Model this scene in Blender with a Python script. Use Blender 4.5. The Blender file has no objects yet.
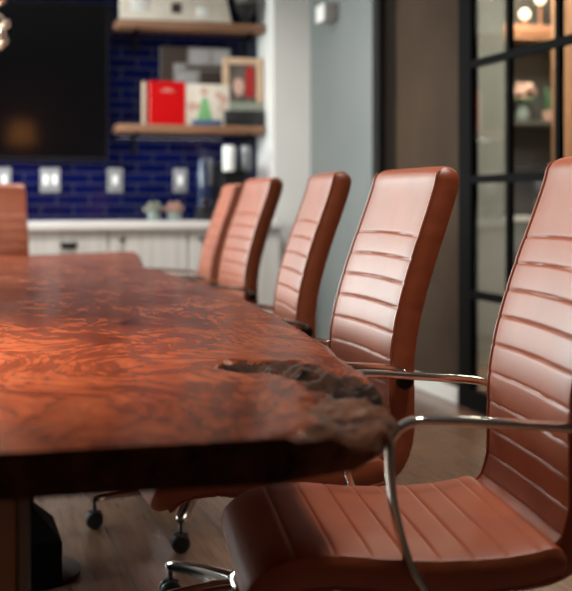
import bpy, bmesh, math, random
from mathutils import Vector, Matrix, noise
random.seed(4)
S = bpy.context.scene
COL = S.collection
PI = math.pi
H = 1.05                       # camera height
YAW = math.radians(16.2)

# ------------------------------------------------------------------ materials
def mat(name, col=(.5, .5, .5), rough=.5, metal=0., spec=.5, coat=0., emit=None, estr=0.):
    m = bpy.data.materials.new(name); m.use_nodes = True
    b = m.node_tree.nodes['Principled BSDF']
    b.inputs['Base Color'].default_value = (*col, 1)
    b.inputs['Roughness'].default_value = rough
    b.inputs['Metallic'].default_value = metal
    b.inputs['Specular IOR Level'].default_value = spec
    b.inputs['Coat Weight'].default_value = coat
    if emit:
        b.inputs['Emission Color'].default_value = (*emit, 1)
        b.inputs['Emission Strength'].default_value = estr
    return m

def nd(m, t, **kw):
    n = m.node_tree.nodes.new(t)
    for k, v in kw.items():
        if k in n.inputs: n.inputs[k].default_value = v
        else: setattr(n, k, v)
    return n
def lk(m, a, b): m.node_tree.links.new(a, b)
def bsdf(m): return m.node_tree.nodes['Principled BSDF']
def ramp(m, fac, stops):
    r = nd(m, 'ShaderNodeValToRGB')
    while len(r.color_ramp.elements) < len(stops): r.color_ramp.elements.new(.5)
    for e, (p, c) in zip(r.color_ramp.elements, stops):
        e.position = p; e.color = (*c, 1)
    lk(m, fac, r.inputs['Fac']); return r.outputs['Color']
def coords(m, scale=(1, 1, 1), which='Object'):
    tc = nd(m, 'ShaderNodeTexCoord'); mp = nd(m, 'ShaderNodeMapping')
    mp.inputs['Scale'].default_value = scale
    lk(m, tc.outputs[which], mp.inputs['Vector']); return mp.outputs['Vector']
def bump(m, h, strength=.3, dist=.01):
    b = nd(m, 'ShaderNodeBump'); b.inputs['Strength'].default_value = strength; b.inputs['Distance'].default_value = dist
    lk(m, h, b.inputs['Height']); lk(m, b.outputs['Normal'], bsdf(m).inputs['Normal'])
def mottled(name, c1, c2, scale=8, rough=.5, bstr=0., **kw):
    m = mat(name, c1, rough, **kw)
    n = nd(m, 'ShaderNodeTexNoise', Scale=scale, Detail=5.)
    lk(m, coords(m), n.inputs['Vector'])
    lk(m, ramp(m, n.outputs['Fac'], [(.3, c1), (.7, c2)]), bsdf(m).inputs['Base Color'])
    if bstr: bump(m, n.outputs['Fac'], bstr)
    return m

def leather_mat():
    m = mat('tan_leather', (.33, .085, .038), .43, spec=.5)
    bsdf(m).inputs['Coat Roughness'].default_value = .42
    v = coords(m)
    n = nd(m, 'ShaderNodeTexNoise', Scale=9., Detail=4.); lk(m, v, n.inputs['Vector'])
    lk(m, ramp(m, n.outputs['Fac'], [(.3, (.25, .048, .010)), (.7, (.315, .066, .017))]), bsdf(m).inputs['Base Color'])
    g = nd(m, 'ShaderNodeTexVoronoi', Scale=420.); lk(m, v, g.inputs['Vector'])
    bump(m, g.outputs['Distance'], .10, .002)
    return m

def table_mat():
    m = mat('walnut_slab', (.2, .05, .02), .2, spec=.25)
    tc = nd(m, 'ShaderNodeTexCoord')
    # large slow warp bends the grain lines round knots
    w = nd(m, 'ShaderNodeTexNoise', Scale=1.5, Detail=2.); lk(m, tc.outputs['Object'], w.inputs['Vector'])
    sub = nd(m, 'ShaderNodeVectorMath', operation='SUBTRACT'); lk(m, w.outputs['Color'], sub.inputs[0]); sub.inputs[1].default_value = (.5, .5, .5)
    sc = nd(m, 'ShaderNodeVectorMath', operation='SCALE'); lk(m, sub.outputs[0], sc.inputs[0]); sc.inputs['Scale'].default_value = .75
    add = nd(m, 'ShaderNodeVectorMath', operation='ADD'); lk(m, tc.outputs['Object'], add.inputs[0]); lk(m, sc.outputs[0], add.inputs[1])
    mp = nd(m, 'ShaderNodeMapping'); mp.inputs['Scale'].default_value = (1., .33, 1.); lk(m, add.outputs[0], mp.inputs['Vector'])
    a = nd(m, 'ShaderNodeTexNoise', Scale=9., Detail=8., Roughness=.68); lk(m, mp.outputs[0], a.inputs['Vector'])
    big = nd(m, 'ShaderNodeTexNoise', Scale=1.9, Detail=3., Roughness=.45); lk(m, mp.outputs[0], big.inputs['Vector'])
    mul = nd(m, 'ShaderNodeMath', operation='MULTIPLY'); lk(m, big.outputs['Fac'], mul.inputs[0]); mul.inputs[1].default_value = 62.
    wave = nd(m, 'ShaderNodeMath', operation='PINGPONG'); lk(m, mul.outputs[0], wave.inputs[0]); wave.inputs[1].default_value = 1.
    mp2 = nd(m, 'ShaderNodeMapping'); mp2.inputs['Scale'].default_value = (60., 6., 60.); lk(m, add.outputs[0], mp2.inputs['Vector'])
    fine = nd(m, 'ShaderNodeTexNoise', Scale=1.2, Detail=3.); lk(m, mp2.outputs[0], fine.inputs['Vector'])
    c1 = ramp(m, a.outputs['Fac'], [(.28, (.05, .009, .003)), (.44, (.17, .030, .008)), (.56, (.27, .056, .015)), (.74, (.35, .090, .026))])
    c2 = ramp(m, wave.outputs[0], [(.0, (.22, .17, .15)), (.30, (.70, .66, .62)), (1., (1, 1, 1))])
    mx = nd(m, 'ShaderNodeMix', data_type='RGBA', blend_type='MULTIPLY'); mx.inputs['Factor'].default_value = .6
    lk(m, c1, mx.inputs['A']); lk(m, c2, mx.inputs['B'])
    c3 = ramp(m, fine.outputs['Fac'], [(.35, (.45, .40, .36)), (.6, (1, 1, 1))])
    mx2 = nd(m, 'ShaderNodeMix', data_type='RGBA', blend_type='MULTIPLY'); mx2.inputs['Factor'].default_value = .6
    lk(m, mx.outputs['Result'], mx2.inputs['A']); lk(m, c3, mx2.inputs['B'])
    lk(m, mx2.outputs['Result'], bsdf(m).inputs['Base Color'])
    lk(m, ramp(m, a.outputs['Fac'], [(.3, (.17, .17, .17)), (.7, (.25, .25, .25))]), bsdf(m).inputs['Roughness'])
    bump(m, fine.outputs['Fac'], .06, .002)
    return m

def wood_mat(name, dark, light, scale=(1, 12, 12), rough=.5, s=3.):
    m = mat(name, dark, rough)
    n = nd(m, 'ShaderNodeTexNoise', Scale=s, Detail=5.); lk(m, coords(m, scale), n.inputs['Vector'])
    lk(m, ramp(m, n.outputs['Fac'], [(.3, dark), (.7, light)]), bsdf(m).inputs['Base Color'])
    bump(m, n.outputs['Fac'], .15, .003)
    return m

def brick_mat(name, c1, c2, mortar, bw, rh, ms, swz, rough, bstr=.6, **kw):
    m = mat(name, c1, rough, **kw)
    tc = nd(m, 'ShaderNodeTexCoord'); sp = nd(m, 'ShaderNodeSeparateXYZ'); cb = nd(m, 'ShaderNodeCombineXYZ')
    lk(m, tc.outputs['Object'], sp.inputs[0])
    lk(m, sp.outputs[swz[0]], cb.inputs[0]); lk(m, sp.outputs[swz[1]], cb.inputs[1])
    b = nd(m, 'ShaderNodeTexBrick', Scale=1.); lk(m, cb.outputs[0], b.inputs['Vector'])
    b.inputs['Color1'].default_value = (*c1, 1); b.inputs['Color2'].default_value = (*c2, 1); b.inputs['Mortar'].default_value = (*mortar, 1)
    b.inputs['Mortar Size'].default_value = ms; b.inputs['Brick Width'].default_value = bw; b.inputs['Row Height'].default_value = rh
    b.inputs['Mortar Smooth'].default_value = .2
    lk(m, b.outputs['Color'], bsdf(m).inputs['Base Color'])
    r = ramp(m, b.outputs['Fac'], [(0, (rough,) * 3), (1, (.8,) * 3)]); lk(m, r, bsdf(m).inputs['Roughness'])
    inv = nd(m, 'ShaderNodeMath', operation='SUBTRACT'); inv.inputs[0].default_value = 1.; lk(m, b.outputs['Fac'], inv.inputs[1])
    bump(m, inv.outputs[0], bstr, .004)
    return m, b

def glass_mat():
    m = bpy.data.materials.new('clear_glazing'); m.use_nodes = True
    nt = m.node_tree; nt.nodes.remove(nt.nodes['Principled BSDF'])
    out = nt.nodes['Material Output']
    t = nd(m, 'ShaderNodeBsdfTransparent'); t.inputs['Color'].default_value = (.86, .9, .88, 1)
    g = nd(m, 'ShaderNodeBsdfGlossy'); g.inputs['Roughness'].default_value = .02
    ge = nd(m, 'ShaderNodeNewGeometry'); dt = nd(m, 'ShaderNodeVectorMath', operation='DOT_PRODUCT')
    lk(m, ge.outputs['Normal'], dt.inputs[0]); lk(m, ge.outputs['Incoming'], dt.inputs[1])
    ab = nd(m, 'ShaderNodeMath', operation='ABSOLUTE'); lk(m, dt.outputs['Value'], ab.inputs[0])
    om = nd(m, 'ShaderNodeMath', operation='SUBTRACT'); om.inputs[0].default_value = 1.; lk(m, ab.outputs[0], om.inputs[1])
    pw = nd(m, 'ShaderNodeMath', operation='POWER'); lk(m, om.outputs[0], pw.inputs[0]); pw.inputs[1].default_value = 5.
    fr = nd(m, 'ShaderNodeMath', operation='MULTIPLY_ADD'); lk(m, pw.outputs[0], fr.inputs[0]); fr.inputs[1].default_value = .96; fr.inputs[2].default_value = .04
    mx = nd(m, 'ShaderNodeMixShader')
    lk(m, fr.outputs[0], mx.inputs[0]); lk(m, t.outputs[0], mx.inputs[1]); lk(m, g.outputs[0], mx.inputs[2]); lk(m, mx.outputs[0], out.inputs['Surface'])
    return m

M = {}
M['leather'] = leather_mat()
M['piping'] = mat('leather_piping', (.30, .075, .032), .38)
M['chrome'] = mat('polished_chrome', (.74, .72, .69), .13, 1.)
M['dark_metal'] = mat('dark_metal', (.02, .02, .022), .35, .8)
M['black_plastic'] = mat('black_plastic', (.012, .012, .013), .45)
M['table'] = table_mat()
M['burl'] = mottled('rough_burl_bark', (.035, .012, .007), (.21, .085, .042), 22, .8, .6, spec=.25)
M['void_shade'] = mottled('dark_hollow_shaded_side', (.006, .003, .002), (.085, .032, .016), 30, .75, .6, spec=.25)
M['steel'] = mat('black_steel', (.008, .008, .008), .7, 0., spec=.03)
M['bronze'] = mottled('brushed_bronze', (.38, .25, .16), (.48, .33, .21), 3, .4, metal=.2)
M['grey_steel'] = mat('grey_steel', (.25, .26, .27), .35, .8)
M['wall_white'] = mottled('white_paint', (.76, .745, .72), (.79, .775, .75), 3, .7)
M['wall_grey'] = mottled('grey_paint', (.155, .168, .164), (.172, .182, .178), 2.5, .7)
M['ceiling'] = mat('ceiling_paint', (.19, .19, .185), .8)
M['rear'], _ = brick_mat('red_brick', (.10, .022, .010), (.14, .032, .014), (.08, .05, .04), .22, .075, .006, (0, 2), .8)
M['pier'] = mottled('brown_plaster', (.042, .026, .017), (.066, .042, .028), 2.2, .85, .15, spec=.12)
M['tile'], TB = brick_mat('blue_subway_tile', (.0009, .0026, .028), (.0018, .0048, .046), (.032, .029, .042), .218, .0725, .0034, (0, 2), .09, spec=.35)
M['plank'] = wood_mat('rustic_shelf_board', (.16, .075, .04), (.34, .17, .09), (1, 10, 10), .55)
M['counter'] = mat('white_quartz', (.80, .775, .75), .25)
M['cab'] = wood_mat('whitewashed_wood', (.60, .585, .56), (.74, .725, .70), (14, 14, .8), .5, 2.)
M['screen'] = mat('tv_screen', (.004, .004, .005), .07, spec=.4)
M['plate'] = mat('white_switch_plate', (.20, .205, .205), .35)
M['red'] = mat('red_cover', (.62, .002, .004), .6, spec=.15)
M['paper'] = mat('page_edges', (.75, .58, .45), .7)
M['glass'] = glass_mat()
M['water'] = mat('blue_tinted_plastic', (.012, .02, .06), .15, spec=.6)
M['teal'] = mottled('celadon_glaze', (.16, .22, .21), (.30, .34, .32), 25, .35)
M['leaf'] = mottled('succulent_leaf', (.10, .14, .09), (.30, .24, .20), 14, .5)
M['pinkleaf'] = mottled('pink_succulent_leaf', (.30, .15, .11), (.42, .24, .18), 14, .5)
M['frame_wood'] = wood_mat('pale_frame_wood', (.55, .36, .22), (.70, .50, .34), (6, 6, 6), .5)
M['frame_green'] = mottled('greyed_green_mat', (.24, .27, .22), (.32, .34, .28), 9, .7)
M['photo_dark'] = mottled('dark_photo_print', (.06, .045, .04), (.20, .17, .15), 18, .3)
M['photo_red'] = mat('red_print', (.38, .012, .012), .4)
M['white_sign'] = mottled('cream_board', (.72, .65, .55), (.82, .76, .66), 12, .5)
M['window_white'] = mat('bright_white_inlay', (.9, .9, .86), .3)
M['amber'] = mat('amber_crystal', (.55, .30, .16), .08, spec=.9, coat=.5)
M['crystal'] = mat('clear_crystal_bead', (.75, .68, .60), .06, spec=1., coat=.6)
M['bulb'] = mat('warm_bulb', (1, .85, .65), .4, emit=(1, .80, .55), estr=4.)
M['copper'] = mat('copper_edge', (.60, .28, .16), .4, .3)
M['oak'] = wood_mat('tan_door_wood', (.50, .25, .13), (.62, .33, .18), (8, 8, 1), .5)
M['hall_grey'] = mottled('hall_grey', (.26, .26, .235), (.31, .31, .28), 3, .8)
M['hall_dark'] = mottled('hall_dark', (.07, .066, .06), (.11, .10, .09), 2.5, .8)
M['pink'] = mottled('blush_petals', (.55, .32, .26), (.70, .46, .38), 20, .7)
M['green'] = mottled('vase_greenery', (.05, .11, .06), (.10, .20, .10), 20, .6)
M['green_print'] = mat('green_print', (.20, .48, .20), .5)
M['blue_print'] = mat('blue_print', (.05, .12, .26), .5)
M['art_grey'] = mottled('grey_print', (.17, .16, .155), (.30, .28, .27), 10, .5)
M['art_brown'] = mat('brown_print', (.045, .028, .022), .5)

def floor_mat():
    m, b = brick_mat('brown_plank_floor', (.22, .115, .072), (.29, .155, .096), (.03, .016, .01), 1.5, .17, .003, (1, 0), .26, .3, spec=.7)
    n = nd(m, 'ShaderNodeTexNoise', Scale=4., Detail=6.); lk(m, coords(m, (14, 1.2, 1)), n.inputs['Vector'])
    mx = nd(m, 'ShaderNodeMix', data_type='RGBA', blend_type='MULTIPLY'); mx.inputs['Factor'].default_value = .8
    lk(m, b.outputs['Color'], mx.inputs['A'])
    lk(m, ramp(m, n.outputs['Fac'], [(.3, (.5, .48, .46)), (.7, (1, 1, 1))]), mx.inputs['B'])
    lk(m, mx.outputs['Result'], bsdf(m).inputs['Base Color'])
    return m
M['floor'] = floor_mat()

def varnish(m, f0, f90):
    """diffuse body under a thin satin finish whose mirror share runs from f0 (head on) to f90 (grazing)"""
    nt = m.node_tree; b = bsdf(m); out = [n for n in nt.nodes if n.type == 'OUTPUT_MATERIAL'][0]
    d = nd(m, 'ShaderNodeBsdfDiffuse'); g = nd(m, 'ShaderNodeBsdfGlossy')
    for src, dst in (('Base Color', d.inputs['Color']), ('Roughness', g.inputs['Roughness']), ('Normal', d.inputs['Normal']), ('Normal', g.inputs['Normal'])):
        if b.inputs[src].is_linked: lk(m, b.inputs[src].links[0].from_socket, dst)
        elif src == 'Roughness': dst.default_value = b.inputs[src].default_value
    g.inputs['Color'].default_value = (1, 1, 1, 1)
    ge = nd(m, 'ShaderNodeNewGeometry'); dt = nd(m, 'ShaderNodeVectorMath', operation='DOT_PRODUCT')
    lk(m, ge.outputs['Normal'], dt.inputs[0]); lk(m, ge.outputs['Incoming'], dt.inputs[1])
    ab = nd(m, 'ShaderNodeMath', operation='ABSOLUTE'); lk(m, dt.outputs['Value'], ab.inputs[0])
    om = nd(m, 'ShaderNodeMath', operation='SUBTRACT'); om.inputs[0].default_value = 1.; lk(m, ab.outputs[0], om.inputs[1])
    pw = nd(m, 'ShaderNodeMath', operation='POWER'); lk(m, om.outputs[0], pw.inputs[0]); pw.inputs[1].default_value = 5.
    fr = nd(m, 'ShaderNodeMath', operation='MULTIPLY_ADD'); lk(m, pw.outputs[0], fr.inputs[0]); fr.inputs[1].default_value = f90 - f0; fr.inputs[2].default_value = f0
    mx = nd(m, 'ShaderNodeMixShader'); lk(m, fr.outputs[0], mx.inputs[0]); lk(m, d.outputs[0], mx.inputs[1]); lk(m, g.outputs[0], mx.inputs[2])
    lk(m, mx.outputs[0], out.inputs['Surface']); nt.nodes.remove(b)
varnish(M['leather'], .08, .20)
varnish(M['table'], .035, .32)
varnish(M['burl'], .01, .10); varnish(M['void_shade'], .01, .08)

# ------------------------------------------------------------------ mesh helpers
def link(o, parent=None):
    COL.objects.link(o)
    if parent is not None: o.parent = parent
    return o
def obj(name, bm, m, parent=None, smooth=True, loc=None):
    me = bpy.data.meshes.new(name)
    bmesh.ops.recalc_face_normals(bm, faces=bm.faces[:])
    bm.to_mesh(me); bm.free()
    for x in (m if isinstance(m, (list, tuple)) else [m]): me.materials.append(x)
    if smooth:
        me.polygons.foreach_set('use_smooth', [True] * len(me.polygons))
        try: me.set_sharp_from_angle(angle=math.radians(38))
        except Exception: pass
    o = bpy.data.objects.new(name, me)
    if loc: o.location = loc
    return link(o, parent)
def tag(o, label, cat, group=None, kind=None):
    o['label'] = label; o['category'] = cat
    if group: o['group'] = group
    if kind: o['kind'] = kind
    return o
def thing(name, label, cat, loc=(0, 0, 0), rz=0., group=None):
    o = bpy.data.objects.new(name, None); o.empty_display_size = .1
    o.location = loc; o.rotation_euler = (0, 0, rz); link(o)
    return tag(o, label, cat, group)
def struct(name, bm, m, parent=None, smooth=False):
    o = obj(name, bm, m, parent, smooth)
    if parent is None: o['kind'] = 'structure'
    return o
def B(): return bmesh.new()
def box(bm, x0, x1, y0, y1, z0, z1, bev=0., mi=0, seg=2):
    r = bmesh.ops.create_cube(bm, size=1.)
    vs = r['verts']
    for v in vs:
        v.co = Vector((x0 + (v.co.x + .5) * (x1 - x0), y0 + (v.co.y + .5) * (y1 - y0), z0 + (v.co.z + .5) * (z1 - z0)))
    fs = list({f for v in vs for f in v.link_faces})
    for f in fs: f.material_index = mi
    if bev:
        es = list({e for v in vs for e in v.link_edges})
        bmesh.ops.bevel(bm, geom=es, offset=bev, segments=seg, affect='EDGES', profile=.5, material=-1)
    return bm
def lathe(bm, prof, c=(0, 0, 0), n=24, axis='Z', mi=0):
    rings = []
    for r, h in prof:
        ring = []
        for k in range(n):
            a = 2 * PI * k / n
            p = (r * math.cos(a), r * math.sin(a), h)
            if axis == 'Y': p = (p[0], p[2], p[1])
            if axis == 'X': p = (p[2], p[0], p[1])
            ring.append(bm.verts.new((c[0] + p[0], c[1] + p[1], c[2] + p[2])))
        rings.append(ring)
    for a, b in zip(rings, rings[1:]):
        for k in range(n):
            f = bm.faces.new((a[k], a[(k + 1) % n], b[(k + 1) % n], b[k])); f.material_index = mi
    bm.faces.new(rings[0]).material_index = mi; bm.faces.new(rings[-1]).material_index = mi
    return bm
def ball(bm, c, r, sx=1, sy=1, sz=1, u=12, v=8):
    t = bmesh.ops.create_uvsphere(bm, u_segments=u, v_segments=v, radius=r)
    for q in t['verts']: q.co = Vector((c[0] + q.co.x * sx, c[1] + q.co.y * sy, c[2] + q.co.z * sz))
    return bm
def catmull(pts, n):
    P = [Vector(p) for p in pts]; out = []
    P = [2 * P[0] - P[1]] + P + [2 * P[-1] - P[-2]]
    segs = len(P) - 3
    for i in range(n + 1):
        t = i / n * segs; k = min(int(t), segs - 1); u = t - k
        a, b, c, d = P[k:k + 4]
        out.append(.5 * ((2 * b) + (c - a) * u + (2 * a - 5 * b + 4 * c - d) * u * u + (3 * b - a - 3 * c + d) * u ** 3))
    return out
def resample(pts, n):
    fine = catmull(pts, 400); L = [0]
    for a, b in zip(fine, fine[1:]): L.append(L[-1] + (b - a).length)
    out = []; j = 0
    for i in range(n + 1):
        s = L[-1] * i / n
        while j < len(L) - 2 and L[j + 1] < s: j += 1
        u = (s - L[j]) / max(1e-9, L[j + 1] - L[j]); out.append(fine[j].lerp(fine[j + 1], min(1, max(0, u))))
    return out, L[-1]
def tube(bm, pts, r, n=8, ref=Vector((0, 1, 0)), flat=1.):
    """swept tube; flat scales the radius along ref"""
    rings = []
    for i, p in enumerate(pts):
        t = (pts[min(i + 1, len(pts) - 1)] - pts[max(i - 1, 0)]).normalized()
        a = (ref - t * ref.dot(t)); a = a.normalized() if a.length > 1e-4 else t.orthogonal().normalized()
        b = t.cross(a)
        rr = r[i] if isinstance(r, (list, tuple)) else r
        rings.append([bm.verts.new(p + a * (rr * flat * math.cos(2 * PI * k / n)) + b * (rr * math.sin(2 * PI * k / n))) for k in range(n)])
    for x, y in zip(rings, rings[1:]):
        for k in range(n): bm.faces.new((x[k], x[(k + 1) % n], y[(k + 1) % n], y[k]))
    bm.faces.new(rings[0]); bm.faces.new(rings[-1])
    return bm

# ------------------------------------------------------------------ the conference chair
# local axes: +X forward (the way a sitter looks), +Y the sitter's left, Z up
def cushion(bm, prof, wfun, thick, seams, N=150, groove=.0032, puff=.0009, cap=.03, capstart=True, capend=True, sig=.0025, sag=.0):
    pts, L = resample([(x, 0, z) for x, z in prof], N)
    nu = 12; rc = .010
    # cross-section: (side, normal) pairs around a rounded rectangle
    def section(w, t):
        h = w / 2; q = t / 2; out = []
        for k in range(nu + 1): out.append((-h + rc + (w - 2 * rc) * k / nu, q, 1))
        out += [(h - rc * .25, q - rc * .25, .6), (h, q - rc, 0), (h + .004, 0, 0), (h, -q + rc, 0), (h - rc * .25, -q + rc * .25, .6)]
        for k in range(6 + 1): out.append((h - rc - (w - 2 * rc) * k / 6, -q, 1))
        out += [(-h + rc * .25, -q + rc * .25, .6), (-h, -q + rc, 0), (-h - .004, 0, 0), (-h, q - rc, 0), (-h + rc * .25, q - rc * .25, .6)]
        return out
    rings = []
    for i, p in enumerate(pts):
        s = L * i / N
        t = (pts[min(i + 1, N)] - pts[max(i - 1, 0)]).normalized()
        nrm = Vector((t.z, 0, -t.x))            # front side
        def relief(y, w):                        # seams droop a little towards both side edges
            q = s + sag * (2 * y / w) ** 2; d = 0.
            for c in seams: d -= groove * math.exp(-((q - c) / sig) ** 2)
            below = [c for c in seams if c <= q]; above = [c for c in seams if c > q]
            if below and above:
                u = (q - below[-1]) / (above[0] - below[-1]); d += puff * (4 * u * (1 - u)) ** .6
            return d
        th, wd = thick, wfun(s / L)
        if capend and L - s < cap:
            u = 1 - (L - s) / cap; th *= math.sqrt(max(.02, 1 - u * u)); wd -= .035 * (1 - math.sqrt(max(0, 1 - u ** 2.5)))
        if capstart and s < cap:
            u = 1 - s / cap; th *= math.sqrt(max(.02, 1 - u * u)); wd -= .02 * (1 - math.sqrt(max(0, 1 - u ** 2.5)))
        ring = []
        for y, q, m in section(wd, th):
            sg = 1 if q >= 0 else -.7
            edge = 1 - abs(y) / (wd / 2)
            d = relief(y, wd) if m else 0.
            pl = d * m * (1 if edge > .12 else .55) + (.004 * min(1, edge * 3) * m)
            wr = 0.0016 * noise.noise(Vector((s * 38, y * 60, q * 50))) if m == 0 else 0
            ring.append(bm.verts.new(p + nrm * (q + sg * pl) + Vector((0, y + (wr if y > 0 else -wr), 0))))
        rings.append(ring)
    n = len(rings[0])
    for a, b in zip(rings, rings[1:]):
        for k in range(n): bm.faces.new((a[k], a[(k + 1) % n], b[(k + 1) % n], b[k]))
    bm.faces.new(rings[0]); bm.faces.new(rings[-1])
    return rings, L

BACK = [(-.105, .418), (-.16, .425), (-.205, .455), (-.226, .515), (-.228, .60), (-.229, .68), (-.241, .76), (-.262, .84), (-.288, .92), (-.317, 1.0), (-.342, 1.075), (-.352, 1.128)]
SEAT = [(-.185, .446), (-.10, .430), (0., .425), (.10, .429), (.20, .439), (.26, .436), (.305, .421), (.330, .397), (.336, .380)]
def bw(u): return .475 - .042 * max(0, u - .25) / .75
def sw(u): return .525 - .02 * u
def make_chair(label, group):
    t = thing('conference_chair', label, 'chair', group=group)
    # backrest: one wide head panel, then narrow horizontal channels
    _, L = resample([(x, 0, z) for x, z in BACK], 10)
    seams = []; c = L - .176
    while c > .05: seams.append(c); c -= .056
    seams.reverse()
    bm = B(); rings, _L = cushion(bm, BACK, bw, .060, seams, N=320, cap=.034, sag=.006)
    back_path = {sgn: [r[12 if sgn > 0 else 0].co.copy() for r in rings] for sgn in (1, -1)}
    top_path = [v.co.copy() for v in rings[-4][0:13]]
    bk = obj('backrest', bm, M['leather'], t)
    def pipe(path, par, r=.0042):
        b_ = B(); tube(b_, path[::2] if len(path) > 30 else path, r, 6)
        return obj('piping', b_, M['piping'], par)
    for sgn in (1, -1): pipe([p + Vector((0, sgn * .006, 0)) for p in back_path[sgn][25:-5]], bk)
    _, Ls = resample([(x, 0, z) for x, z in SEAT], 10)
    ss = [.045 + .058 * k for k in range(10)]
    bm = B(); rings, _ = cushion(bm, SEAT, sw, .056, [s for s in ss if s < Ls - .08], N=190, groove=.004, puff=.001)
    sp = {sgn: [r[12 if sgn > 0 else 0].co.copy() for r in rings] for sgn in (1, -1)}
    st = obj('seat', bm, M['leather'], t)
    for sgn in (1, -1): pipe([p + Vector((0, sgn * .006, 0)) for p in sp[sgn][6:-4]], st)
    # chrome loop arms bolted to the back's sides, running down under the seat
    for sgn in (1, -1):
        y = sgn * .262
        path = catmull([(-.226, y, .652), (-.212, y, .664), (-.17, y, .674), (-.08, y, .682), (.03, y, .690), (.082, y, .689), (.112, y, .668), (.118, y, .632), (.11, y, .55), (.085, y, .46), (.06, y * .99, .415), (.04, y * .93, .388), (-.02, y * .75, .380), (-.02, y * .45, .380)], 70)
        bm = B(); tube(bm, path, .0085, 10, Vector((0, 1, 0)), 1.45)
        ar = obj('armrest', bm, M['chrome'], t)
        bm = B(); lathe(bm, [(.0, 0), (.017, 0), (.019, .004), (.019, .018), (.015, .022), (0.001, .022)], (-.226, sgn * .238 if sgn > 0 else -.260, .640), 16, 'Y')
        obj('bolt', bm, M['dark_metal'], ar)
    bm = B(); box(bm, -.12, .16, -.13, .13, .368, .404, .01); box(bm, -.09, .09, -.06, .06, .335, .370, .01)
    obj('seat_mechanism', bm, M['black_plastic'], t)
    HX = .09
    bm = B(); lathe(bm, [(.026, .15), (.026, .30), (.019, .301), (.019, .345)], (HX, 0, 0), 20)
    obj('gas_column', bm, M['dark_metal'], t)
    bm = B(); lathe(bm, [(.03, .085), (.045, .095), (.05, .115), (.043, .14), (.032, .155), (.027, .165)], (HX, 0, 0), 24)
    obj('base_hub', bm, M['chrome'], t)
    for k in range(5):
        a = 2 * PI * k / 5 + .07
        d = Vector((math.cos(a), math.sin(a), 0)); nrm = Vector((-d.y, d.x, 0)); c = Vector((HX, 0, 0))
        bm = B(); rings = []
        for s in range(15):
            u = s / 14; r = .035 + .305 * u; z = .128 - .034 * u ** 1.6; w = .026 - .009 * u; h = .018 - .007 * u
            if s == 14: w *= .7; h *= .7
            p = c + d * r + Vector((0, 0, z))
            rings.append([bm.verts.new(p + nrm * (w * q[0]) + Vector((0, 0, h * q[1]))) for q in ((-1, -1), (-1, .1), (-.75, .75), (-.3, 1), (.3, 1), (.75, .75), (1, .1), (1, -1))])
        for x, y in zip(rings, rings[1:]):
            for q in range(8): bm.faces.new((x[q], x[(q + 1) % 8], y[(q + 1) % 8], y[q]))
        bm.faces.new(rings[0]); bm.faces.new(rings[-1])
        lg = obj('leg', bm, M['chrome'], t)
        bm = B(); e = c + d * .335
        lathe(bm, [(.006, .05), (.006, .085), (.011, .086), (.011, .092)], (e.x, e.y, 0), 10)
        w2 = B()
        for sg in (-1, 1):
            y0 = .006 if sg > 0 else -.026
            lathe(bm, [(.001, y0), (.022, y0), (.028, y0 + .005), (.028, y0 + .015), (.022, y0 + .02), (.001, y0 + .02)], (e.x, e.y, .028), 18, 'Y')
        box(bm, e.x - .022, e.x + .022, e.y - .006, e.y + .006, .03, .055, .004)
        w2.free()
        obj('caster', bm, M['black_plastic'], lg)
    return t
def copy_tree(o, parent=None):
    c = o.copy(); COL.objects.link(c)
    if parent is not None: c.parent = parent; c.matrix_parent_inverse = o.matrix_parent_inverse.copy()
    for ch in list(o.children): copy_tree(ch, c)
    return c
GR = 'leather conference chairs around the table'
chairs = [  # x, y, turn away from the camera (degrees), label
    (.858, 2.05, 9, 'tan leather chair closest to the camera, its ribbed seat and two chrome arms in view'),
    (.790, 2.77, 1, 'sharply focused tan leather chair, second along the table after the closest one'),
    (.900, 3.81, 7, 'tan leather chair in the middle of the row of five'),
    (1.05, 5.17, -1, 'tan leather chair in front of the white wall corner, fourth along from the closest'),
    (1.075, 5.86, 5, 'tan leather chair farthest down the row, mostly hidden behind the fourth one'),
]
proto = None
for i, (x, y, r, lab) in enumerate(chairs):
    o = make_chair(lab, GR) if i == 0 else copy_tree(proto)
    if i == 0: proto = o
    o.location = (x, y, 0); o.rotation_euler = (0, 0, PI - math.radians(r)); o['label'] = lab
    for ch in o.children:            # height of the gas lift
        if ch.name.split('.')[0] in ('backrest', 'seat', 'seat_mechanism'): ch.location.z = (.008, 0, .012, .020, 0)[i]
o = copy_tree(proto); o.location = (.225, 6.26, 0); o.rotation_euler = (0, 0, -PI / 2)
o['label'] = 'orange-tan leather chair at the far table end, facing the camera below the television'

# ------------------------------------------------------------------ the live-edge table
TZ, TT = .76, .055
RE = [(1.405, .42), (1.415, .475), (1.432, .525), (1.475, .565), (1.53, .595), (1.60, .620), (1.69, .646), (1.89, .686), (2.02, .705), (2.19, .732), (2.6, .790), (3.18, .849), (3.7, .878), (4.35, .894), (4.9, .875), (5.29, .862), (5.7, .93), (6.2, 1.0), (6.6, 1.05), (6.72, 1.06)]
def lin(tab, y):
    if y <= tab[0][0]: return tab[0][1]
    for (a, p), (b, q) in zip(tab, tab[1:]):
        if y <= b: return p + (q - p) * (y - a) / (b - a)
    return tab[-1][1]
def nz(x, y, z, s): return noise.noise(Vector((x * s, y * s, z * s)))
HOLES = [(.515, 2.015, .045, .075), (.585, 1.95, .045, .11), (.600, 1.82, .052, .12), (.640, 1.73, .036, .075)]
def burl_mask(x, y):
    m = 0.
    for hx, hy, a, b in HOLES:
        q = math.hypot((x - hx) / a, (y - hy) / b) + .35 * nz(x, y, 3, 26)
        m = max(m, max(0., min(1., (1.15 - q) / .35)))
    return m
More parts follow.
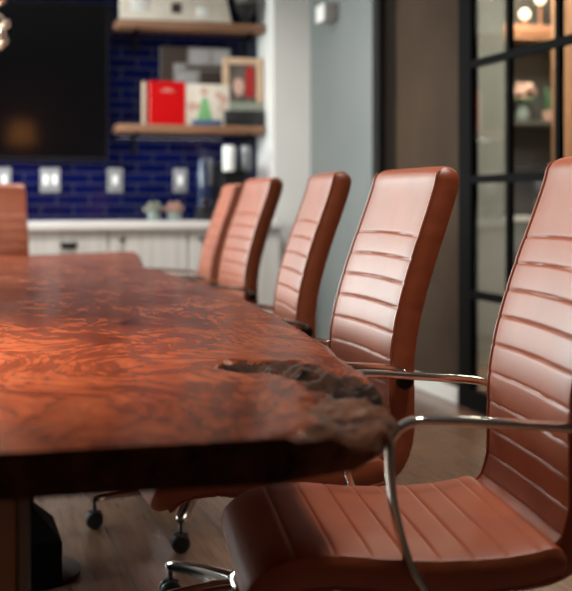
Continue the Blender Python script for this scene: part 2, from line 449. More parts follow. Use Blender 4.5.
def corner_mask(x, y):
    e = lin(RE, y) - x
    a = max(0., min(1., (.125 - e + .03 * nz(x, y, 1, 15)) / .05)) * max(0., min(1., (x - .41) / .04)) if y < 1.8 else 0.
    f = 1. if y < 1.66 else max(0., 1 - (y - 1.66) / .14)
    return a * f
def make_table():
    t = thing('conference_table', 'long live-edge walnut slab table with a burled, pitted near corner', 'table', (0, 0, 0))
    ys = []; y = 1.405
    while y < 6.72:
        ys.append(y); y += .0095 if y < 2.1 else (.02 if y < 3 else .06)
    ys.append(6.72)
    us = []                                             # 0 left edge .. 1 right edge
    for k in range(0, 30): us.append(k / 30 * .72)
    for k in range(0, 81): us.append(.72 + .28 * k / 80)
    bm = B(); grid = []
    for y in ys:
        xl = -.52 + .03 * nz(0, y, 5, 1.3); xr = lin(RE, y) + .010 * nz(1, y, 0, 5) + (.006 * nz(2, y, 0, 18))
        row = []
        for u in us:
            x = xl + (xr - xl) * u
            yy = y
            if y < 1.41: yy = y + .03 * (.0 - x) * .9 + .004 * nz(x, 0, 2, 6)
            if y > 5.9:                                   # far end cut on a slant
                k = (y - 5.9) / .82; yy = 5.9 + (y - 5.9) * (1 - .80 * (1.06 - min(x, 1.06)) / 1.06 * k * .9)
            z = TZ
            m = burl_mask(x, yy); cm = corner_mask(x, yy)
            if m > 0: z += m * ((-.022 if x < .545 else -.008) + .030 * nz(x, yy, 0, 24) * (1 if x > .545 else .3) + .007 * nz(x, yy, 4, 70))
            if cm > 0: z += cm * (-.010 + .014 * nz(x, yy, 7, 22) + .006 * nz(x, yy, 2, 60))
            e = min(xr - x, 10)
            if e < .012: z -= .006 * (1 - e / .012)
            row.append(bm.verts.new((x, yy, z)))
        grid.append(row)
    nr, nc = len(grid), len(us)
    for i in range(nr - 1):
        for j in range(nc - 1):
            f = bm.faces.new((grid[i][j], grid[i][j + 1], grid[i + 1][j + 1], grid[i + 1][j]))
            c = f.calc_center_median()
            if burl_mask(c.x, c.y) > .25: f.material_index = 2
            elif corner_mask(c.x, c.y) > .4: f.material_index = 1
    loop = [grid[0][j] for j in range(nc)] + [grid[i][nc - 1] for i in range(1, nr)] + [grid[nr - 1][j] for j in range(nc - 2, -1, -1)] + [grid[i][0] for i in range(nr - 2, 0, -1)]
    prev = loop; cx = .15
    for r in range(1, 7):
        u = r / 6; cur = []
        for v in loop:
            right = v.co.x > lin(RE, v.co.y) - .03 and v.co.y < 6.6
            rough = .012 if (right and v.co.y < 2.0) else .004
            off = (.010 * math.sin(u * PI) - .020 * u * u) if right else 0.
            off += rough * nz(v.co.x, v.co.y, u * .12 + 3, 24)
            dx = off if v.co.x > cx else -off
            dy = -rough * .5 * nz(v.co.x, v.co.y, u, 30) if v.co.y < 1.5 else 0
            zz = v.co.z + (TZ - TT - v.co.z) * u
            cur.append(bm.verts.new((v.co.x + dx, v.co.y + dy, zz)))
        n = len(loop)
        for k in range(n):
            f = bm.faces.new((prev[k], prev[(k + 1) % n], cur[(k + 1) % n], cur[k]))
            c = f.calc_center_median()
            f.material_index = 1 if (c.x > .43 and c.y < 1.8) else 2  # plain slab sides take the dark hollow material to stand in for shade
        prev = cur
    bm.faces.new(prev)
    obj('tabletop', bm, [M['table'], M['burl'], M['void_shade']], t)
    # pedestals: folded black steel on a round floor plate
    for (px, py) in ((.215, 3.42), (.2, 5.2)):
        bm = B()
        vs = []
        for z, a in ((.0135, .105), (.12, .105), (.195, .035), (.55, .035), (.703, .13)):
            vs.append([bm.verts.new((px + sx * a, py + sy * a * 1.3, z)) for sx, sy in ((-1, -1), (1, -1), (1, 1), (-1, 1))])
        for a, b in zip(vs, vs[1:]):
            for k in range(4): bm.faces.new((a[k], a[(k + 1) % 4], b[(k + 1) % 4], b[k]))
        bm.faces.new(vs[0]); bm.faces.new(vs[-1])
        pd = obj('pedestal', bm, M['steel'], t, False)
        bm = B(); lathe(bm, [(.001, 0), (.165, 0), (.17, .004), (.17, .010), (.165, .013), (.001, .013)], (px, py, 0), 48)
        obj('floor_plate', bm, M['dark_metal'], pd)
    bm = B(); box(bm, -.12, .112, 1.83, 1.93, 0, TZ - TT - .001, .006)
    lg = obj('end_leg', bm, M['bronze'], t)
    bm = B(); box(bm, .1125, .130, 1.825, 1.935, 0, TZ - TT - .001, .003)
    obj('edge_strip', bm, M['grey_steel'], lg)
    return t
make_table()

# ------------------------------------------------------------------ room shell
BY = 8.2; RX = 2.565; LX = -2.7; RY = -2.6; CZ = 2.9
bm = B(); box(bm, LX - .1, 6.0, RY - .1, BY + .6, -.1, 0); struct('floor', bm, M['floor'])
bm = B(); box(bm, LX - .1, 6.0, RY - .1, BY + .6, CZ, CZ + .1); struct('ceiling', bm, M['ceiling'])
bm = B(); box(bm, -.95, 2.17, BY, BY + .1, 0, CZ); box(bm, LX, -2.55, BY, BY + .1, 0, CZ); box(bm, -2.55, -.95, BY, BY + .1, 0, .80); box(bm, -2.55, -.95, BY, BY + .1, 2.75, CZ); struct('wall_back', bm, M['tile'])
bm = B(); box(bm, 2.17, 2.44, 7.77, BY + .1, 0, CZ); struct('wall_back_pier', bm, M['wall_white'])
bm = B(); box(bm, 2.43, 2.62, 6.555, 7.775, 0, CZ); struct('wall_right', bm, M['wall_grey'])
bm = B(); box(bm, RX + .02, RX + .1, 6.70, 6.90, 0, CZ); box(bm, 2.47, 2.49, 6.53, 6.554, 0, CZ); struct('trim_1', bm, M['steel'])
bm = B(); box(bm, RX, RX + .09, 5.63, 6.69, 0, CZ); struct('wall_right_pier', bm, M['pier'])
bm = B(); box(bm, RX - .014, RX, 5.63, 6.69, 0, .085, .003); struct('baseboard_right', bm, M['wall_white'])
bm = B(); box(bm, LX - .1, RX + .1, RY - .1, RY, 0, CZ); struct('wall_rear', bm, M['rear'])
# left wall with three tall windows
WINS = [(2.2, 3.6), (4.2, 5.6), (6.5, 7.9)]
bm = B(); zs = (1.2, 2.75)
box(bm, LX - .1, LX, RY, BY, 0, zs[0]); box(bm, LX - .1, LX, RY, BY, zs[1], CZ)
yy = RY
for a, b in WINS: box(bm, LX - .1, LX, yy, a, zs[0], zs[1]); yy = b
box(bm, LX - .1, LX, yy, BY, zs[0], zs[1]); struct('wall_left', bm, M['hall_dark'])
for i, (a, b) in enumerate(WINS):
    bm = B()
    for y0, y1, z0, z1 in ((a, a + .05, *zs), (b - .05, b, *zs), (a + .05, b - .05, zs[0], zs[0] + .05), (a + .05, b - .05, zs[1] - .05, zs[1]), ((a + b) / 2 - .02, (a + b) / 2 + .02, zs[0] + .05, zs[1] - .05)):
        box(bm, LX - .08, LX - .02, y0, y1, z0, z1)
    w = struct('window_%d' % (i + 2), bm, M['steel'])
    bm = B(); box(bm, LX - .055, LX - .05, a + .05, b - .05, zs[0] + .05, zs[1] - .05); obj('glazing', bm, M['glass'], w, False)

bm = B()
for x0, x1, z0, z1 in ((-2.55, -2.50, .80, 2.75), (-1.0, -.95, .80, 2.75), (-2.50, -1.0, .80, .85), (-2.50, -1.0, 2.70, 2.75), (-1.77, -1.73, .85, 2.70)):
    box(bm, x0, x1, BY + .02, BY + .08, z0, z1)
w = struct('window_5', bm, M['steel'])  # unseen window added so the chair backs catch a pale sheen
bm = B(); box(bm, -2.50, -1.0, BY + .045, BY + .05, .85, 2.70); obj('glazing', bm, M['glass'], w, False)

# steel and glass partition on the right
bm = B()
def bar(bm, y0, y1, z0, z1, x0=RX - .02, x1=RX + .03): box(bm, x0, x1, y0, y1, z0, z1)
G0, G1 = 1.2, 5.62
bar(bm, 5.475, 5.62, 0, CZ, RX - .012, RX + .03); bar(bm, G0, 5.475, 0, .10); bar(bm, G0, 5.475, 2.80, CZ)
part = struct('window_1', bm, M['steel'])
MY = [5.075, 4.61, 4.17, 3.73, 3.29, 2.85, 2.41, 1.97, 1.53]
for k, y in enumerate(MY):
    bm = B(); bar(bm, y - .018, y + .018, .10, 2.80, RX - .010, RX + .016); obj('mullion', bm, M['steel'], part, False)
for z in (.577, 1.153, 1.73, 2.307):
    bm = B(); bar(bm, G0, 5.475, z - .020, z + .020, RX - .009, RX + .015); obj('transom', bm, M['steel'], part, False)
bm = B(); box(bm, RX + .002, RX + .008, G0, 5.475, .10, 2.80); obj('glazing', bm, M['glass'], part, False)
bm = B(); box(bm, RX, RX + .1, RY, G0, 0, CZ); struct('wall_right_near', bm, M['hall_dark'])

# hallway behind the glass
bm = B(); box(bm, 2.66, 3.455, 6.90, 7.0, 0, CZ); box(bm, 3.355, 3.455, 7.0, BY, 0, CZ); struct('wall_hall_side', bm, M['hall_grey'])
bm = B(); box(bm, 3.3, 6.0, 7.95, 8.05, 0, CZ); struct('wall_hall_end', bm, M['hall_dark'])
bm = B(); box(bm, 5.9, 6.0, RY, 7.95, 0, CZ); struct('wall_hall_outer', bm, M['hall_grey'])
bm = B(); box(bm, 3.87, 4.85, 7.0, 7.05, .01, 2.6, .004); d = struct('door_1', bm, M['oak'])
bm = B(); box(bm, 3.97, 4.78, 6.985, 7.001, 1.2, 2.5, .005); box(bm, 3.97, 4.78, 6.985, 7.001, .15, 1.05, .005); obj('door_panel', bm, M['oak'], d)
# furniture seen through the second pane
t = thing('sideboard', 'pale grey sideboard standing behind the glass partition', 'sideboard', (4.1, 7.68, 0))
bm = B(); box(bm, -.5, .5, -.22, .22, .06, .90, .005); box(bm, -.46, .46, -.17, .2, 0, .06); obj('body', bm, M['wall_grey'], t)
bm = B(); box(bm, -.52, .52, -.24, .24, .90, .935, .004); obj('top', bm, M['counter'], t)
for k in (-1, 1):
    bm = B(); box(bm, .03 if k > 0 else -.47, .47 if k > 0 else -.03, -.236, -.22, .10, .87, .004); dd = obj('door', bm, M['wall_grey'], t)
    bm = B(); box(bm, k * .07 - .008, k * .07 + .008, -.252, -.236, .5, .62, .003); obj('handle', bm, M['dark_metal'], dd)
def bottle(x, y, z, s, m, lab, cap):
    t = thing('bottle', lab, 'bottle', (x, y, z))
    bm = B(); lathe(bm, [(.001, 0), (.045 * s, 0), (.05 * s, .01), (.05 * s, .20 * s), (.02 * s, .27 * s), (.018 * s, .33 * s)], n=20); obj('body', bm, m, t)
    bm = B(); lathe(bm, [(.02 * s, .33 * s), (.02 * s, .36 * s), (.001, .362 * s)], n=16); obj('cap', bm, cap, t)
bottle(4.27, 7.62, .936, 1.25, M['plate'], 'tall white bottle on the sideboard behind the glass', M['dark_metal'])
t = thing('mug', 'white mug on the sideboard beyond the glass, left of the bottle', 'mug', (4.10, 7.62, .936))
bm = B(); lathe(bm, [(.001, 0), (.04, 0), (.045, .01), (.045, .11), (.041, .11), (.04, .012), (.001, .012)], n=20); obj('body', bm, M['plate'], t)
bm = B(); tube(bm, catmull([(.043, 0, .09), (.075, 0, .085), (.08, 0, .05), (.044, 0, .025)], 14), .006, 8); obj('handle', bm, M['plate'], t)
t = thing('wall_shelf', 'dark wall shelf holding pink flowers, seen through the glass partition', 'shelf', (4.15, 7.94, 1.62))
bm = B(); box(bm, -.36, .40, -.26, .01, -.035, 0, .003); obj('board', bm, M['hall_dark'], t)
for k in (-.3, .34):
    bm = B(); box(bm, k - .012, k + .012, -.2, .01, -.12, -.035, .003); obj('bracket', bm, M['steel'], t)
t = thing('flower_vase', 'vase of pink flowers on the dark shelf behind the glass', 'vase', (4.06, 7.82, 1.62))
bm = B(); lathe(bm, [(.001, 0), (.04, 0), (.055, .05), (.035, .10), (.04, .12)], n=18); obj('vase', bm, M['teal'], t)
bm = B()
for k in range(16):
    a = random.uniform(0, 2 * PI); r = random.uniform(0, .09); ball(bm, (r * math.cos(a), r * math.sin(a) * .7, .19 + random.uniform(-.04, .07)), random.uniform(.022, .036), u=8, v=6)
obj('blooms', bm, M['pink'], t)
bm = B()
for k in range(12):
    a = 2 * PI * k / 12; tube(bm, [Vector((0, 0, .09)), Vector((.03 * math.cos(a), .03 * math.sin(a), .14)), Vector((.10 * math.cos(a), .09 * math.sin(a), .17))], [.003, .012, .002], 6, flat=2)
obj('leaves', bm, M['green'], t)
t = thing('trailing_plant', 'small green potted plant beside the pink flowers behind the glass', 'plant', (4.27, 7.82, 1.62))
bm = B(); lathe(bm, [(.001, 0), (.04, 0), (.052, .08), (.045, .08), (.04, .07), (.001, .07)], n=18); obj('pot', bm, M['pink'], t)
bm = B()
for k in range(22):
    a = random.uniform(0, 2 * PI); h = random.uniform(.08, .22); r = random.uniform(.02, .07)
    tube(bm, [Vector((0, 0, .07)), Vector((r * .5 * math.cos(a), r * .5 * math.sin(a), .07 + h * .6)), Vector((r * math.cos(a), r * math.sin(a), .05 + h))], [.003, .010, .002], 6, flat=2)
obj('leaves', bm, M['green'], t)
t = thing('lamp_shelf', 'copper-edged upper shelf with globe lamps, seen through the top glass panes', 'shelf', (4.2, 7.94, 2.30))
bm = B(); box(bm, -.45, .5, -.26, .01, -.07, 0, .004); obj('board', bm, M['copper'], t)
bm = B(); box(bm, -.45, .5, -.25, .01, -.10, -.07, .004); obj('lower_rail', bm, M['oak'], t)
for x, z, lab in ((4.065, 2.30, 'glowing globe lamp on the copper shelf behind the glass, left one'), (4.19, 2.415, 'glowing globe lamp beyond the glass touching the upper edge of the picture')):
    t = thing('globe_lamp', lab, 'lamp', (x, 7.80, 2.30), group='globe lamps on the copper shelf')
    bm = B(); lathe(bm, [(.001, 0), (.03, 0), (.03, .012), (.008, .02), (.008, z - 2.30 + .06)], n=16); obj('stand', bm, M['copper'], t)
    bm = B(); ball(bm, (0, 0, z - 2.30 + .095), .038, u=16, v=12); obj('bulb', bm, M['bulb'], t)

# ------------------------------------------------------------------ counter along the tiled wall
CF = 7.55
UX = [-1.472, -.97, -.47, .03, .528, 1.026, 1.54, 2.05]
labs = {3: 'white counter cabinet behind the far chair', 4: 'white counter cabinet with a dark cup pull on its drawer', 5: 'white counter cabinet with a small knob, right of the cup-pull cabinet', 6: 'white counter cabinet at the right end, behind the farthest chairs'}
for i in range(3, len(UX) - 1):
    x0, x1 = UX[i], UX[i + 1] if i < len(UX) - 2 else 2.165
    t = thing('counter_cabinet', labs[i], 'cabinet', (x0, CF, 0), group='counter cabinets')
    w = x1 - x0
    bm = B(); box(bm, .001, w - .001, .03, BY - CF - .003, .10, .858); box(bm, .001, w - .001, .09, BY - CF - .003, 0, .10); obj('body', bm, M['cab'], t, False)
    def front(nm, a, b, z0, z1):
        bm = B(); box(bm, a, b, .012, .03, z0, z1, .003)
        n = max(2, int((b - a) / .09))
        for k in range(n):
            u0 = a + .004 + (b - a - .008) * k / n; u1 = a + .004 + (b - a - .008) * (k + 1) / n
            box(bm, u0 + .0025, u1 - .0025, .008, .013, z0 + .004, z1 - .004, .002, seg=1)
        return obj(nm, bm, M['cab'], t, False)
    if i in (3, 4):
        dr = front('drawer', .006, w - .006, .66, .850)
        bm = B(); lathe(bm, [(.001, -.05), (.014, -.048), (.021, -.03), (.022, 0), (.021, .03), (.014, .048), (.001, .05)], (w / 2, .004, .765), 18, 'X')
        box(bm, w / 2 - .055, w / 2 + .055, .002, .009, .768, .785, .003)
        obj('cup_pull', bm, M['dark_metal'], dr)
        fd = front('door', .006, w - .006, .11, .652)
        bm = B(); lathe(bm, [(.005, 0), (.005, -.012), (.014, -.018), (.012, -.026), (.001, -.027)], (w - .07, .008, .58), 14, 'Y'); obj('knob', bm, M['dark_metal'], fd)
    else:
        fd = front('door', .006, w - .006, .11, .850)
        bm = B(); lathe(bm, [(.005, 0), (.005, -.014), (.017, -.02), (.015, -.030), (.001, -.032)], (.085, .008, .795), 14, 'Y'); obj('knob', bm, M['dark_metal'], fd)
bm = B(); box(bm, .0, 2.168, CF - .025, BY - .003, .86, .91, .004)
tag(obj('countertop', bm, M['counter']), 'white stone countertop running along the blue tiled wall', 'countertop')

# switch plates
for k, (x, w, lab) in enumerate(((.415, .09, 'white switch plate on blue tile at the left picture edge, above the far chair'), (.718, .135, 'wide white switch plate on blue tile under the television'), (1.158, .108, 'white switch plate on blue tile just right of the television, left of the shelf end'), (1.612, .10, 'white switch plate on blue tile below the red book shelf'))):
    t = thing('switch_plate', lab, 'switch', (x, BY, 1.186), group='switch plates on the tiled wall')
    bm = B(); box(bm, -w / 2, w / 2, -.008, 0, -.083, .083, .004); obj('plate', bm, M['plate'], t)
    n = 2 if w > .12 else 1
    for q in range(n):
        cx = 0 if n == 1 else (-.03 + .06 * q)
        bm = B(); box(bm, cx - .016, cx + .016, -.013, -.008, -.033, .033, .003); obj('rocker', bm, M['wall_white'], t)

# television
t = thing('television', 'large black wall-mounted television above the counter', 'television', (.16, BY, 1.325))
bm = B(); box(bm, -.94, .94, -.075, -.035, 0, 1.06, .006); obj('housing', bm, M['black_plastic'], t)
bm = B(); box(bm, -.93, .93, -.079, -.0755, .012, 1.05); obj('screen', bm, M['screen'], t, False)
bm = B(); box(bm, -.3, .3, -.035, -.002, .3, .75); obj('wall_bracket', bm, M['dark_metal'], t, False)

# shelves
def shelf(z, lab):
    t = thing('wall_shelf', lab, 'shelf', (1.68, BY, z), group='wooden shelves on the tiled wall')
    bm = B(); box(bm, -.54, .475, -.26, 0, -.055, 0, .005); obj('board', bm, M['plank'], t)
    for x in (-.40, .40):
        bm = B(); box(bm, x - .012, x + .012, -.22, 0, -.067, -.055); box(bm, x - .012, x + .012, -.012, 0, -.20, -.06); obj('bracket', bm, M['steel'], t, False)
SZ1, SZ2 = 1.56, 2.262
shelf(SZ1, 'lower rustic wood shelf holding the red book'); shelf(SZ2, 'upper rustic wood shelf holding the cream board')

SY = BY - .17
# red book, with page edges at its left
t = thing('book', 'bright red book standing on the lower shelf', 'book', (1.48, SY - .03, SZ1), .10)
bm = B(); box(bm, -.125, .125, -.022, -.017, 0, .295, .002); box(bm, -.125, .125, .017, .022, 0, .295, .002); box(bm, .12, .126, -.022, .022, 0, .295, .002); obj('cover', bm, M['red'], t, False)
bm = B(); box(bm, -.118, .118, -.0165, .0165, .005, .288); obj('pages', bm, M['paper'], t, False)
bm = B(); box(bm, -.148, -.130, -.02, .02, 0, .292, .003)
tag(obj('book', bm, M['paper'], loc=(1.465, SY - .005, SZ1)), 'thin cream book standing left of the red book', 'book')
bm = B(); box(bm, -.05, .045, -.024, -.0222, .225, .232); box(bm, -.03, .025, -.024, -.0222, .238, .245); obj('title', bm, M['pink'], t, False)
# pale card with a green figure
t = thing('picture_card', 'pale pink card with a green figure and blue base, right of the red book', 'card', (1.765, SY - .02, SZ1))
bm = B(); box(bm, -.155, .155, -.006, .006, 0, .285, .002); obj('card', bm, M['white_sign'], t)
bm = B(); lathe(bm, [(.001, .0), (.055, .01), (.035, .09), (.022, .15), (.001, .17)], (-.02, -.006, .03), 14)
for v in bm.verts: v.co.y = -.006 + (v.co.y + .006) * .06
obj('green_figure', bm, M['green_print'], t)
bm = B(); box(bm, -.11, .10, -.0105, -.006, .004, .04, .002); obj('blue_base', bm, M['blue_print'], t)
for k in range(6):
    bm = B(); ball(bm, (random.uniform(-.13, .13), -.006, random.uniform(.10, .25)), random.uniform(.02, .035), 1, .1, 1, 10, 6); obj('pink_blot', bm, M['pink'], t)
# abstract grey canvas leaning behind
t = thing('framed_print', 'grey and brown abstract canvas leaning on the wall behind the red book', 'picture', (1.715, BY - .03, SZ1))
bm = B(); box(bm, -.25, .25, -.015, .015, 0, .555, .003); obj('canvas', bm, M['art_grey'], t)
bm = B()
for a in ((-.25, -.06, .44, .555, .1), (-.07, .25, .40, .425, .1), (.03, .25, .24, .39, 0), (-.25, -.16, .30, .44, 0)): box(bm, a[0], a[1], -.0175, -.0152, a[2], a[3])
obj('brown_blocks', bm, M['art_brown'], t, False)
bm = B()
for a in ((-.04, .10, .44, .54), (-.13, .0, .26, .37), (.12, .24, .44, .54)): box(bm, a[0], a[1], -.0175, -.0152, a[2], a[3])
obj('light_blocks', bm, mottled('pale_grey_print', (.33, .32, .33), (.42, .41, .42), 8, .5), t, False)
# framed photo on a black box
t = thing('storage_box', 'small black box on the lower shelf under the framed photo', 'box', (2.018, SY, SZ1))
bm = B(); box(bm, -.135, .135, -.07, .07, 0, .085, .004); obj('body', bm, M['black_plastic'], t)
bm = B(); box(bm, -.138, .138, -.073, .073, .0855, .105, .004); obj('lid', bm, M['black_plastic'], t)
t = thing('photo_frame', 'pale wood photo frame with a red figure, standing on the black box', 'picture frame', (2.018, SY, SZ1 + .105))
bm = B()
box(bm, -.14, -.10, -.02, .02, .06, .37, .004); box(bm, .10, .14, -.02, .02, .06, .37, .004); box(bm, -.10, .10, -.02, .02, .325, .37, .004)
obj('frame', bm, M['frame_wood'], t)
bm = B(); box(bm, -.14, .14, -.022, .022, 0, .0598, .004); obj('green_base', bm, M['frame_green'], t)
bm = B(); box(bm, -.0995, .0995, -.006, .012, .06, .3245); obj('photo', bm, M['photo_dark'], t, False)
bm = B(); box(bm, .02, .085, -.010, -.0065, .10, .29, .003); ball(bm, (.05, -.008, .29), .028, 1, .1, 1); obj('red_figure', bm, M['photo_red'], t)
bm = B(); ball(bm, (-.03, -.008, .17), .04, 1, .06, 1.6); obj('pale_figure', bm, M['pink'], t)
# upper shelf: cream board with pale windows, dark vase
t = thing('display_board', 'long cream board with pale square insets on the upper shelf', 'decoration', (1.56, SY - .03, SZ2))
bm = B(); box(bm, -.40, .30, -.03, .03, 0, .45, .005)
me_v = [v for v in bm.verts if v.co.x > .25]
for v in me_v: v.co.x += .10 * (1 - v.co.z / .45) - .03
obj('board', bm, M['white_sign'], t)
for k, (x, z, w, h) in enumerate(((-.27, .09, .12, .10), (-.02, .07, .07, .07), (.16, .05, .08, .07), (-.12, .21, .10, .08))):
    bm = B(); box(bm, x - w / 2, x + w / 2, -.034, -.0302, z - h / 2 + .02, z + h / 2 + .02, .002); obj('inset', bm, M['window_white'] if k != 1 else M['art_brown'], t)
t = thing('hanging_planter', 'dark pointed vase with pale greenery at the right of the upper shelf', 'vase', (2.03, SY - .02, SZ2))
bm = B(); lathe(bm, [(.001, 0), (.025, 0), (.03, .02), (.10, .14), (.092, .14), (.03, .03), (.001, .03)], n=6); obj('vase', bm, M['black_plastic'], t, False)
bm = B()
for k in range(14):
    a = 2 * PI * k / 14; h = random.uniform(.1, .22)
    tube(bm, [Vector((0, 0, .04)), Vector((.05 * math.cos(a), .05 * math.sin(a), .14)), Vector((.11 * math.cos(a), .10 * math.sin(a), .10 + h))], [.003, .011, .002], 6, flat=2)
obj('leaves', bm, M['leaf'], t)

# things on the countertop
t = thing('coffee_maker', 'black coffee maker with two bright metal cylinders, right end of the counter', 'coffee maker', (1.925, 7.98, .91))
bm = B(); box(bm, -.10, .115, -.15, .15, 0, .04, .008); box(bm, -.10, .115, .02, .15, .04, .36, .008); box(bm, -.10, .12, -.15, .15, .36, .40, .008)
box(bm, -.08, .09, -.10, .02, .14, .34, .01); obj('body', bm, M['black_plastic'], t)
for x, r, m_ in ((-.078, .042, M['window_white']), (.04, .034, M['grey_steel'])):
    bm = B(); lathe(bm, [(.001, 0), (r, 0), (r + .002, .006), (r + .002, .16), (r * .8, .172), (.001, .172)], (x + .03, -.145 if x < 0 else -.14, .335), 20)
    obj('canister', bm, m_, t)
bm = B(); box(bm, -.03, .03, -.19, -.06, .33, .338, .002); box(bm, -.09, .11, -.185, -.10, .325, .334, .002); obj('shelf_plate', bm, M['dark_metal'], t)
t = thing('water_dispenser', 'blue-tinted water dispenser with a silver tap, left of the coffee maker', 'water dispenser', (1.745, 7.98, .91))
bm = B(); box(bm, -.06, .06, -.065, .065, 0, .09, .008); obj('base', bm, M['black_plastic'], t)
bm = B(); lathe(bm, [(.001, .09), (.055, .09), (.058, .10), (.058, .40), (.05, .42), (.001, .42)], n=24); obj('tank', bm, M['water'], t)
bm = B(); box(bm, .005, .035, -.070, -.052, .24, .42, .006); obj('gauge', bm, M['grey_steel'], t)
bm = B(); lathe(bm, [(.008, 0), (.008, -.03), (.026, -.034), (.026, -.048), (.001, -.05)], (-.02, -.055, .125), 16, 'Y'); obj('tap', bm, M['chrome'], t)
for x, r, lab, m_ in ((1.35, .042, 'small grey-green succulent pot on the counter, left of the pink one', M['leaf']), (1.485, .048, 'small pot with a pinkish succulent on the white counter', M['pinkleaf'])):
    t = thing('succulent_pot', lab, 'plant', (x, 7.75, .91), group='succulents on the counter')
    bm = B(); lathe(bm, [(.001, 0), (r * .7, 0), (r, .03), (r * .95, .065), (r * .85, .065), (r * .8, .05), (.001, .05)], n=20); obj('pot', bm, M['teal'], t)
    bm = B()
    for k in range(18):
        a = k * 2.4; q = .02 + .045 * (k / 18); e = .5 + .9 * (1 - k / 18)
        tube(bm, [Vector((0, 0, .05)), Vector((q * math.cos(a), q * math.sin(a), .06 + .03 * e)), Vector((1.15 * q * math.cos(a), 1.15 * q * math.sin(a), .06 + .055 * e))], [.005, .013, .002], 6, flat=1.6)
    obj('leaves', bm, m_, t)

# box on the grey wall
t = thing('wall_speaker', 'small white box high on the grey wall, its sides coloured as if shaded', 'wall box', (2.43, 7.25, 2.24))
bm = B(); box(bm, -.092, 0, -.085, .085, -.055, .058, .006); obj('housing', bm, mottled('shaded_side_plastic', (.26, .24, .22), (.29, .27, .25), 5, .5), t)  # sides of the white box coloured grey for their shade
bm = B(); box(bm, -.100, -.0925, -.083, .083, -.053, .056, .003); obj('front_panel', bm, M['wall_white'], t)

# chandelier at the upper left
t = thing('chandelier', 'crystal bead chandelier hanging above the table at the upper left', 'chandelier', (-.035, 5.12, 1.715))
bm = B(); tube(bm, [Vector((0, 0, .30)), Vector((0, 0, CZ - 1.70 - .02))], .008, 8); lathe(bm, [(.05, CZ - 1.70 - .03), (.06, CZ - 1.70 - .001), (.001, CZ - 1.70 - .0008)], n=18)
obj('rod', bm, M['dark_metal'], t)
bm = B()
for r, z in ((.30, .165), (.22, .30), (.28, .02)):
    pts = [Vector((r * math.cos(2 * PI * k / 36), r * math.sin(2 * PI * k / 36), z)) for k in range(37)]
    tube(bm, pts, .006, 6, Vector((0, 0, 1)))
for k in range(4):
    a = PI / 4 + k * PI / 2; tube(bm, [Vector((.30 * math.cos(a), .30 * math.sin(a), .165)), Vector((.22 * math.cos(a), .22 * math.sin(a), .30)), Vector((0, 0, .34))], .005, 6); tube(bm, [Vector((.30 * math.cos(a), .30 * math.sin(a), .165)), Vector((.28 * math.cos(a), .28 * math.sin(a), .02))], .004, 6)
obj('ring_frame', bm, M['dark_metal'], t)
proto_b = {}
for q, (r, z, n, sz) in enumerate(((.285, .17, 22, .024), (.30, .065, 20, .030), (.29, .005, 22, .026))):
    for k in range(n):
        a = 2 * PI * k / n + q * .14
        key = 'amber' if (k + q) % 3 == 0 else 'crystal'
        if key not in proto_b:
            bm = B(); bmesh.ops.create_icosphere(bm, subdivisions=1, radius=.026); b_ = obj('bead', bm, M[key], t, False); proto_b[key] = b_
        else:
            b_ = proto_b[key].copy(); COL.objects.link(b_)
        b_.location = (r * math.cos(a), r * math.sin(a), z + random.uniform(-.012, .012)); b_.rotation_euler = (a, a * 2, 0)
for k in range(3):
    a = 2 * PI * k / 3; bm = B(); ball(bm, (.10 * math.cos(a), .10 * math.sin(a), .17), .028, u=12, v=8); obj('bulb', bm, M['bulb'], t)

# lamp added out of view for the warm patch in the television
t = thing('added_wall_lamp', 'added amber lamp on the rear brick wall, out of view, tinting the television screen', 'lamp', (1.2, RY, 2.05))
bm = B(); lathe(bm, [(.14, -.02), (.16, -.02), (.21, -.34), (.19, -.34)], (0, .24, .2), 28); obj('shade', bm, mat('amber_shade', (.5, .2, .06), .6, emit=(1., .36, .08), estr=3.0), t)
bm = B(); box(bm, -.05, .05, 0, .02, -.06, .06, .004); tube(bm, [Vector((0, .01, 0)), Vector((0, .12, -.02)), Vector((0, .24, .0))], .01, 8); obj('bracket', bm, M['dark_metal'], t)

# ------------------------------------------------------------------ light
def area(name, loc, target, sx, sy, power, col=(1, 1, 1), spread=None):
    l = bpy.data.lights.new(name, 'AREA'); l.shape = 'RECTANGLE'; l.size = sx; l.size_y = sy; l.energy = power; l.color = col
    if spread: l.spread = spread
    o = bpy.data.objects.new(name, l); o.location = loc
    o.rotation_euler = (Vector(target) - Vector(loc)).to_track_quat('-Z', 'Y').to_euler(); COL.objects.link(o); return o
for i, (a, b) in enumerate(WINS):
    area('window_daylight', (LX - .15, (a + b) / 2, 1.98), (LX + 1, (a + b) / 2, 1.98), 1.35, 1.5, (70, 90, 230)[i], (.93, .97, 1.))
area('added_window_light', (-1.75, BY + .16, 1.77), (-1.75, BY - 1, 1.77), 1.45, 1.85, 330, (.97, .98, 1.))  # daylight for the added back window, aimed at table and chair sheen
area('added_sheen_light', (-.35, 6.9, CZ - .08), (.3, 2.6, .85), .9, .3, 12, (1., .95, .90), 2.0)  # added unseen lamp, puts sheen on the tabletop and chairs
area('added_counter_light', (1.1, 6.5, CZ - .02), (1.25, 6.8, 0), .5, .5, 42, (1., .95, .89), 2.4)  # lamp added to brighten the white pier, cabinets and shelf items
area('added_table_light', (-.5, 2.3, CZ - .01), (-.5, 2.3, 0), .2, .2, 34, (1., .88, .74), .95)  # added lamp making the bright pool on the table's left part
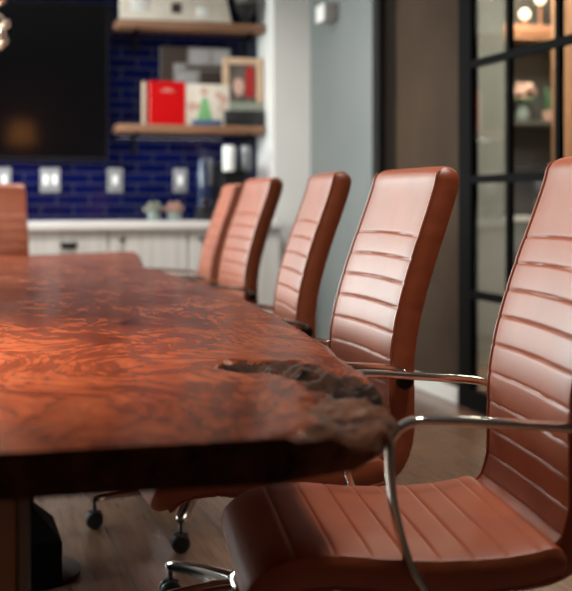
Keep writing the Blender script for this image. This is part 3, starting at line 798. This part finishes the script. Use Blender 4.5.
for x, y, e in ((1.3, 1.95, 8.5), (1.3, 3.0, 4)): area('added_chair_light', (x, y, CZ - .01), (x, y, 0), .3, .3, e, (1., .90, .80), 1.5)  # added out of view to brighten the near seat and arms
for x, y, e in ((-1.0, 2.9, 14), (-1.0, 5.0, 14)):
    area('ceiling_downlight', (x, y, CZ - .01), (x, y, 0), .5, .5, e, (1., .90, .80))
for x, y, e in ((3.2, 5.6, 45), (4.4, 5.6, 60), (3.72, 7.15, 60)): area('added_hall_light', (x, y, CZ - .02), (x, y, 0), .5, .5, e, (1., .88, .74))  # unseen lamps added to brighten the hall behind the glass
for x, y, z, sx, e in ((1.58, 8.0, 1.49, .75, 2.2), (.3, 8.02, 1.31, 1.5, 3.6)): area('added_tile_light', (x, y, z), (x, y + .03, 0), sx, .04, e, (.95, .93, 1.))  # added lights lifting the tiles below the shelf and the television
area('added_rear_light', (1.3, RY + .9, CZ - .02), (1.35, RY, 1.9), .3, .3, 4, (1., .70, .45))  # added lamp warming the rear wall for the television's reflection
pl = bpy.data.lights.new('chandelier_glow', 'POINT'); pl.energy = 14; pl.color = (1, .80, .58); pl.shadow_soft_size = .1
po = bpy.data.objects.new('chandelier_glow', pl); po.location = (-.035, 5.12, 1.85); COL.objects.link(po)

w = bpy.data.worlds.new('World'); S.world = w; w.use_nodes = True
w.node_tree.nodes['Background'].inputs['Color'].default_value = (.75, .85, 1, 1)
w.node_tree.nodes['Background'].inputs['Strength'].default_value = .0

# ------------------------------------------------------------------ camera
cd = bpy.data.cameras.new('camera'); co = bpy.data.objects.new('camera', cd); COL.objects.link(co)
co.location = (0, 0, H); co.rotation_euler = (PI / 2, 0, -YAW)
cd.sensor_fit = 'HORIZONTAL'; cd.sensor_width = 24.; cd.lens = 50.
cd.shift_y = -95.5 / 572.
cd.clip_start = .05
cd.dof.use_dof = True; cd.dof.focus_distance = 2.6; cd.dof.aperture_fstop = 2.2
S.camera = co

S.view_settings.view_transform = 'Standard'; S.view_settings.look = 'None'; S.view_settings.gamma = 1.
S.view_settings.use_curve_mapping = False
S.view_settings.exposure = 0.
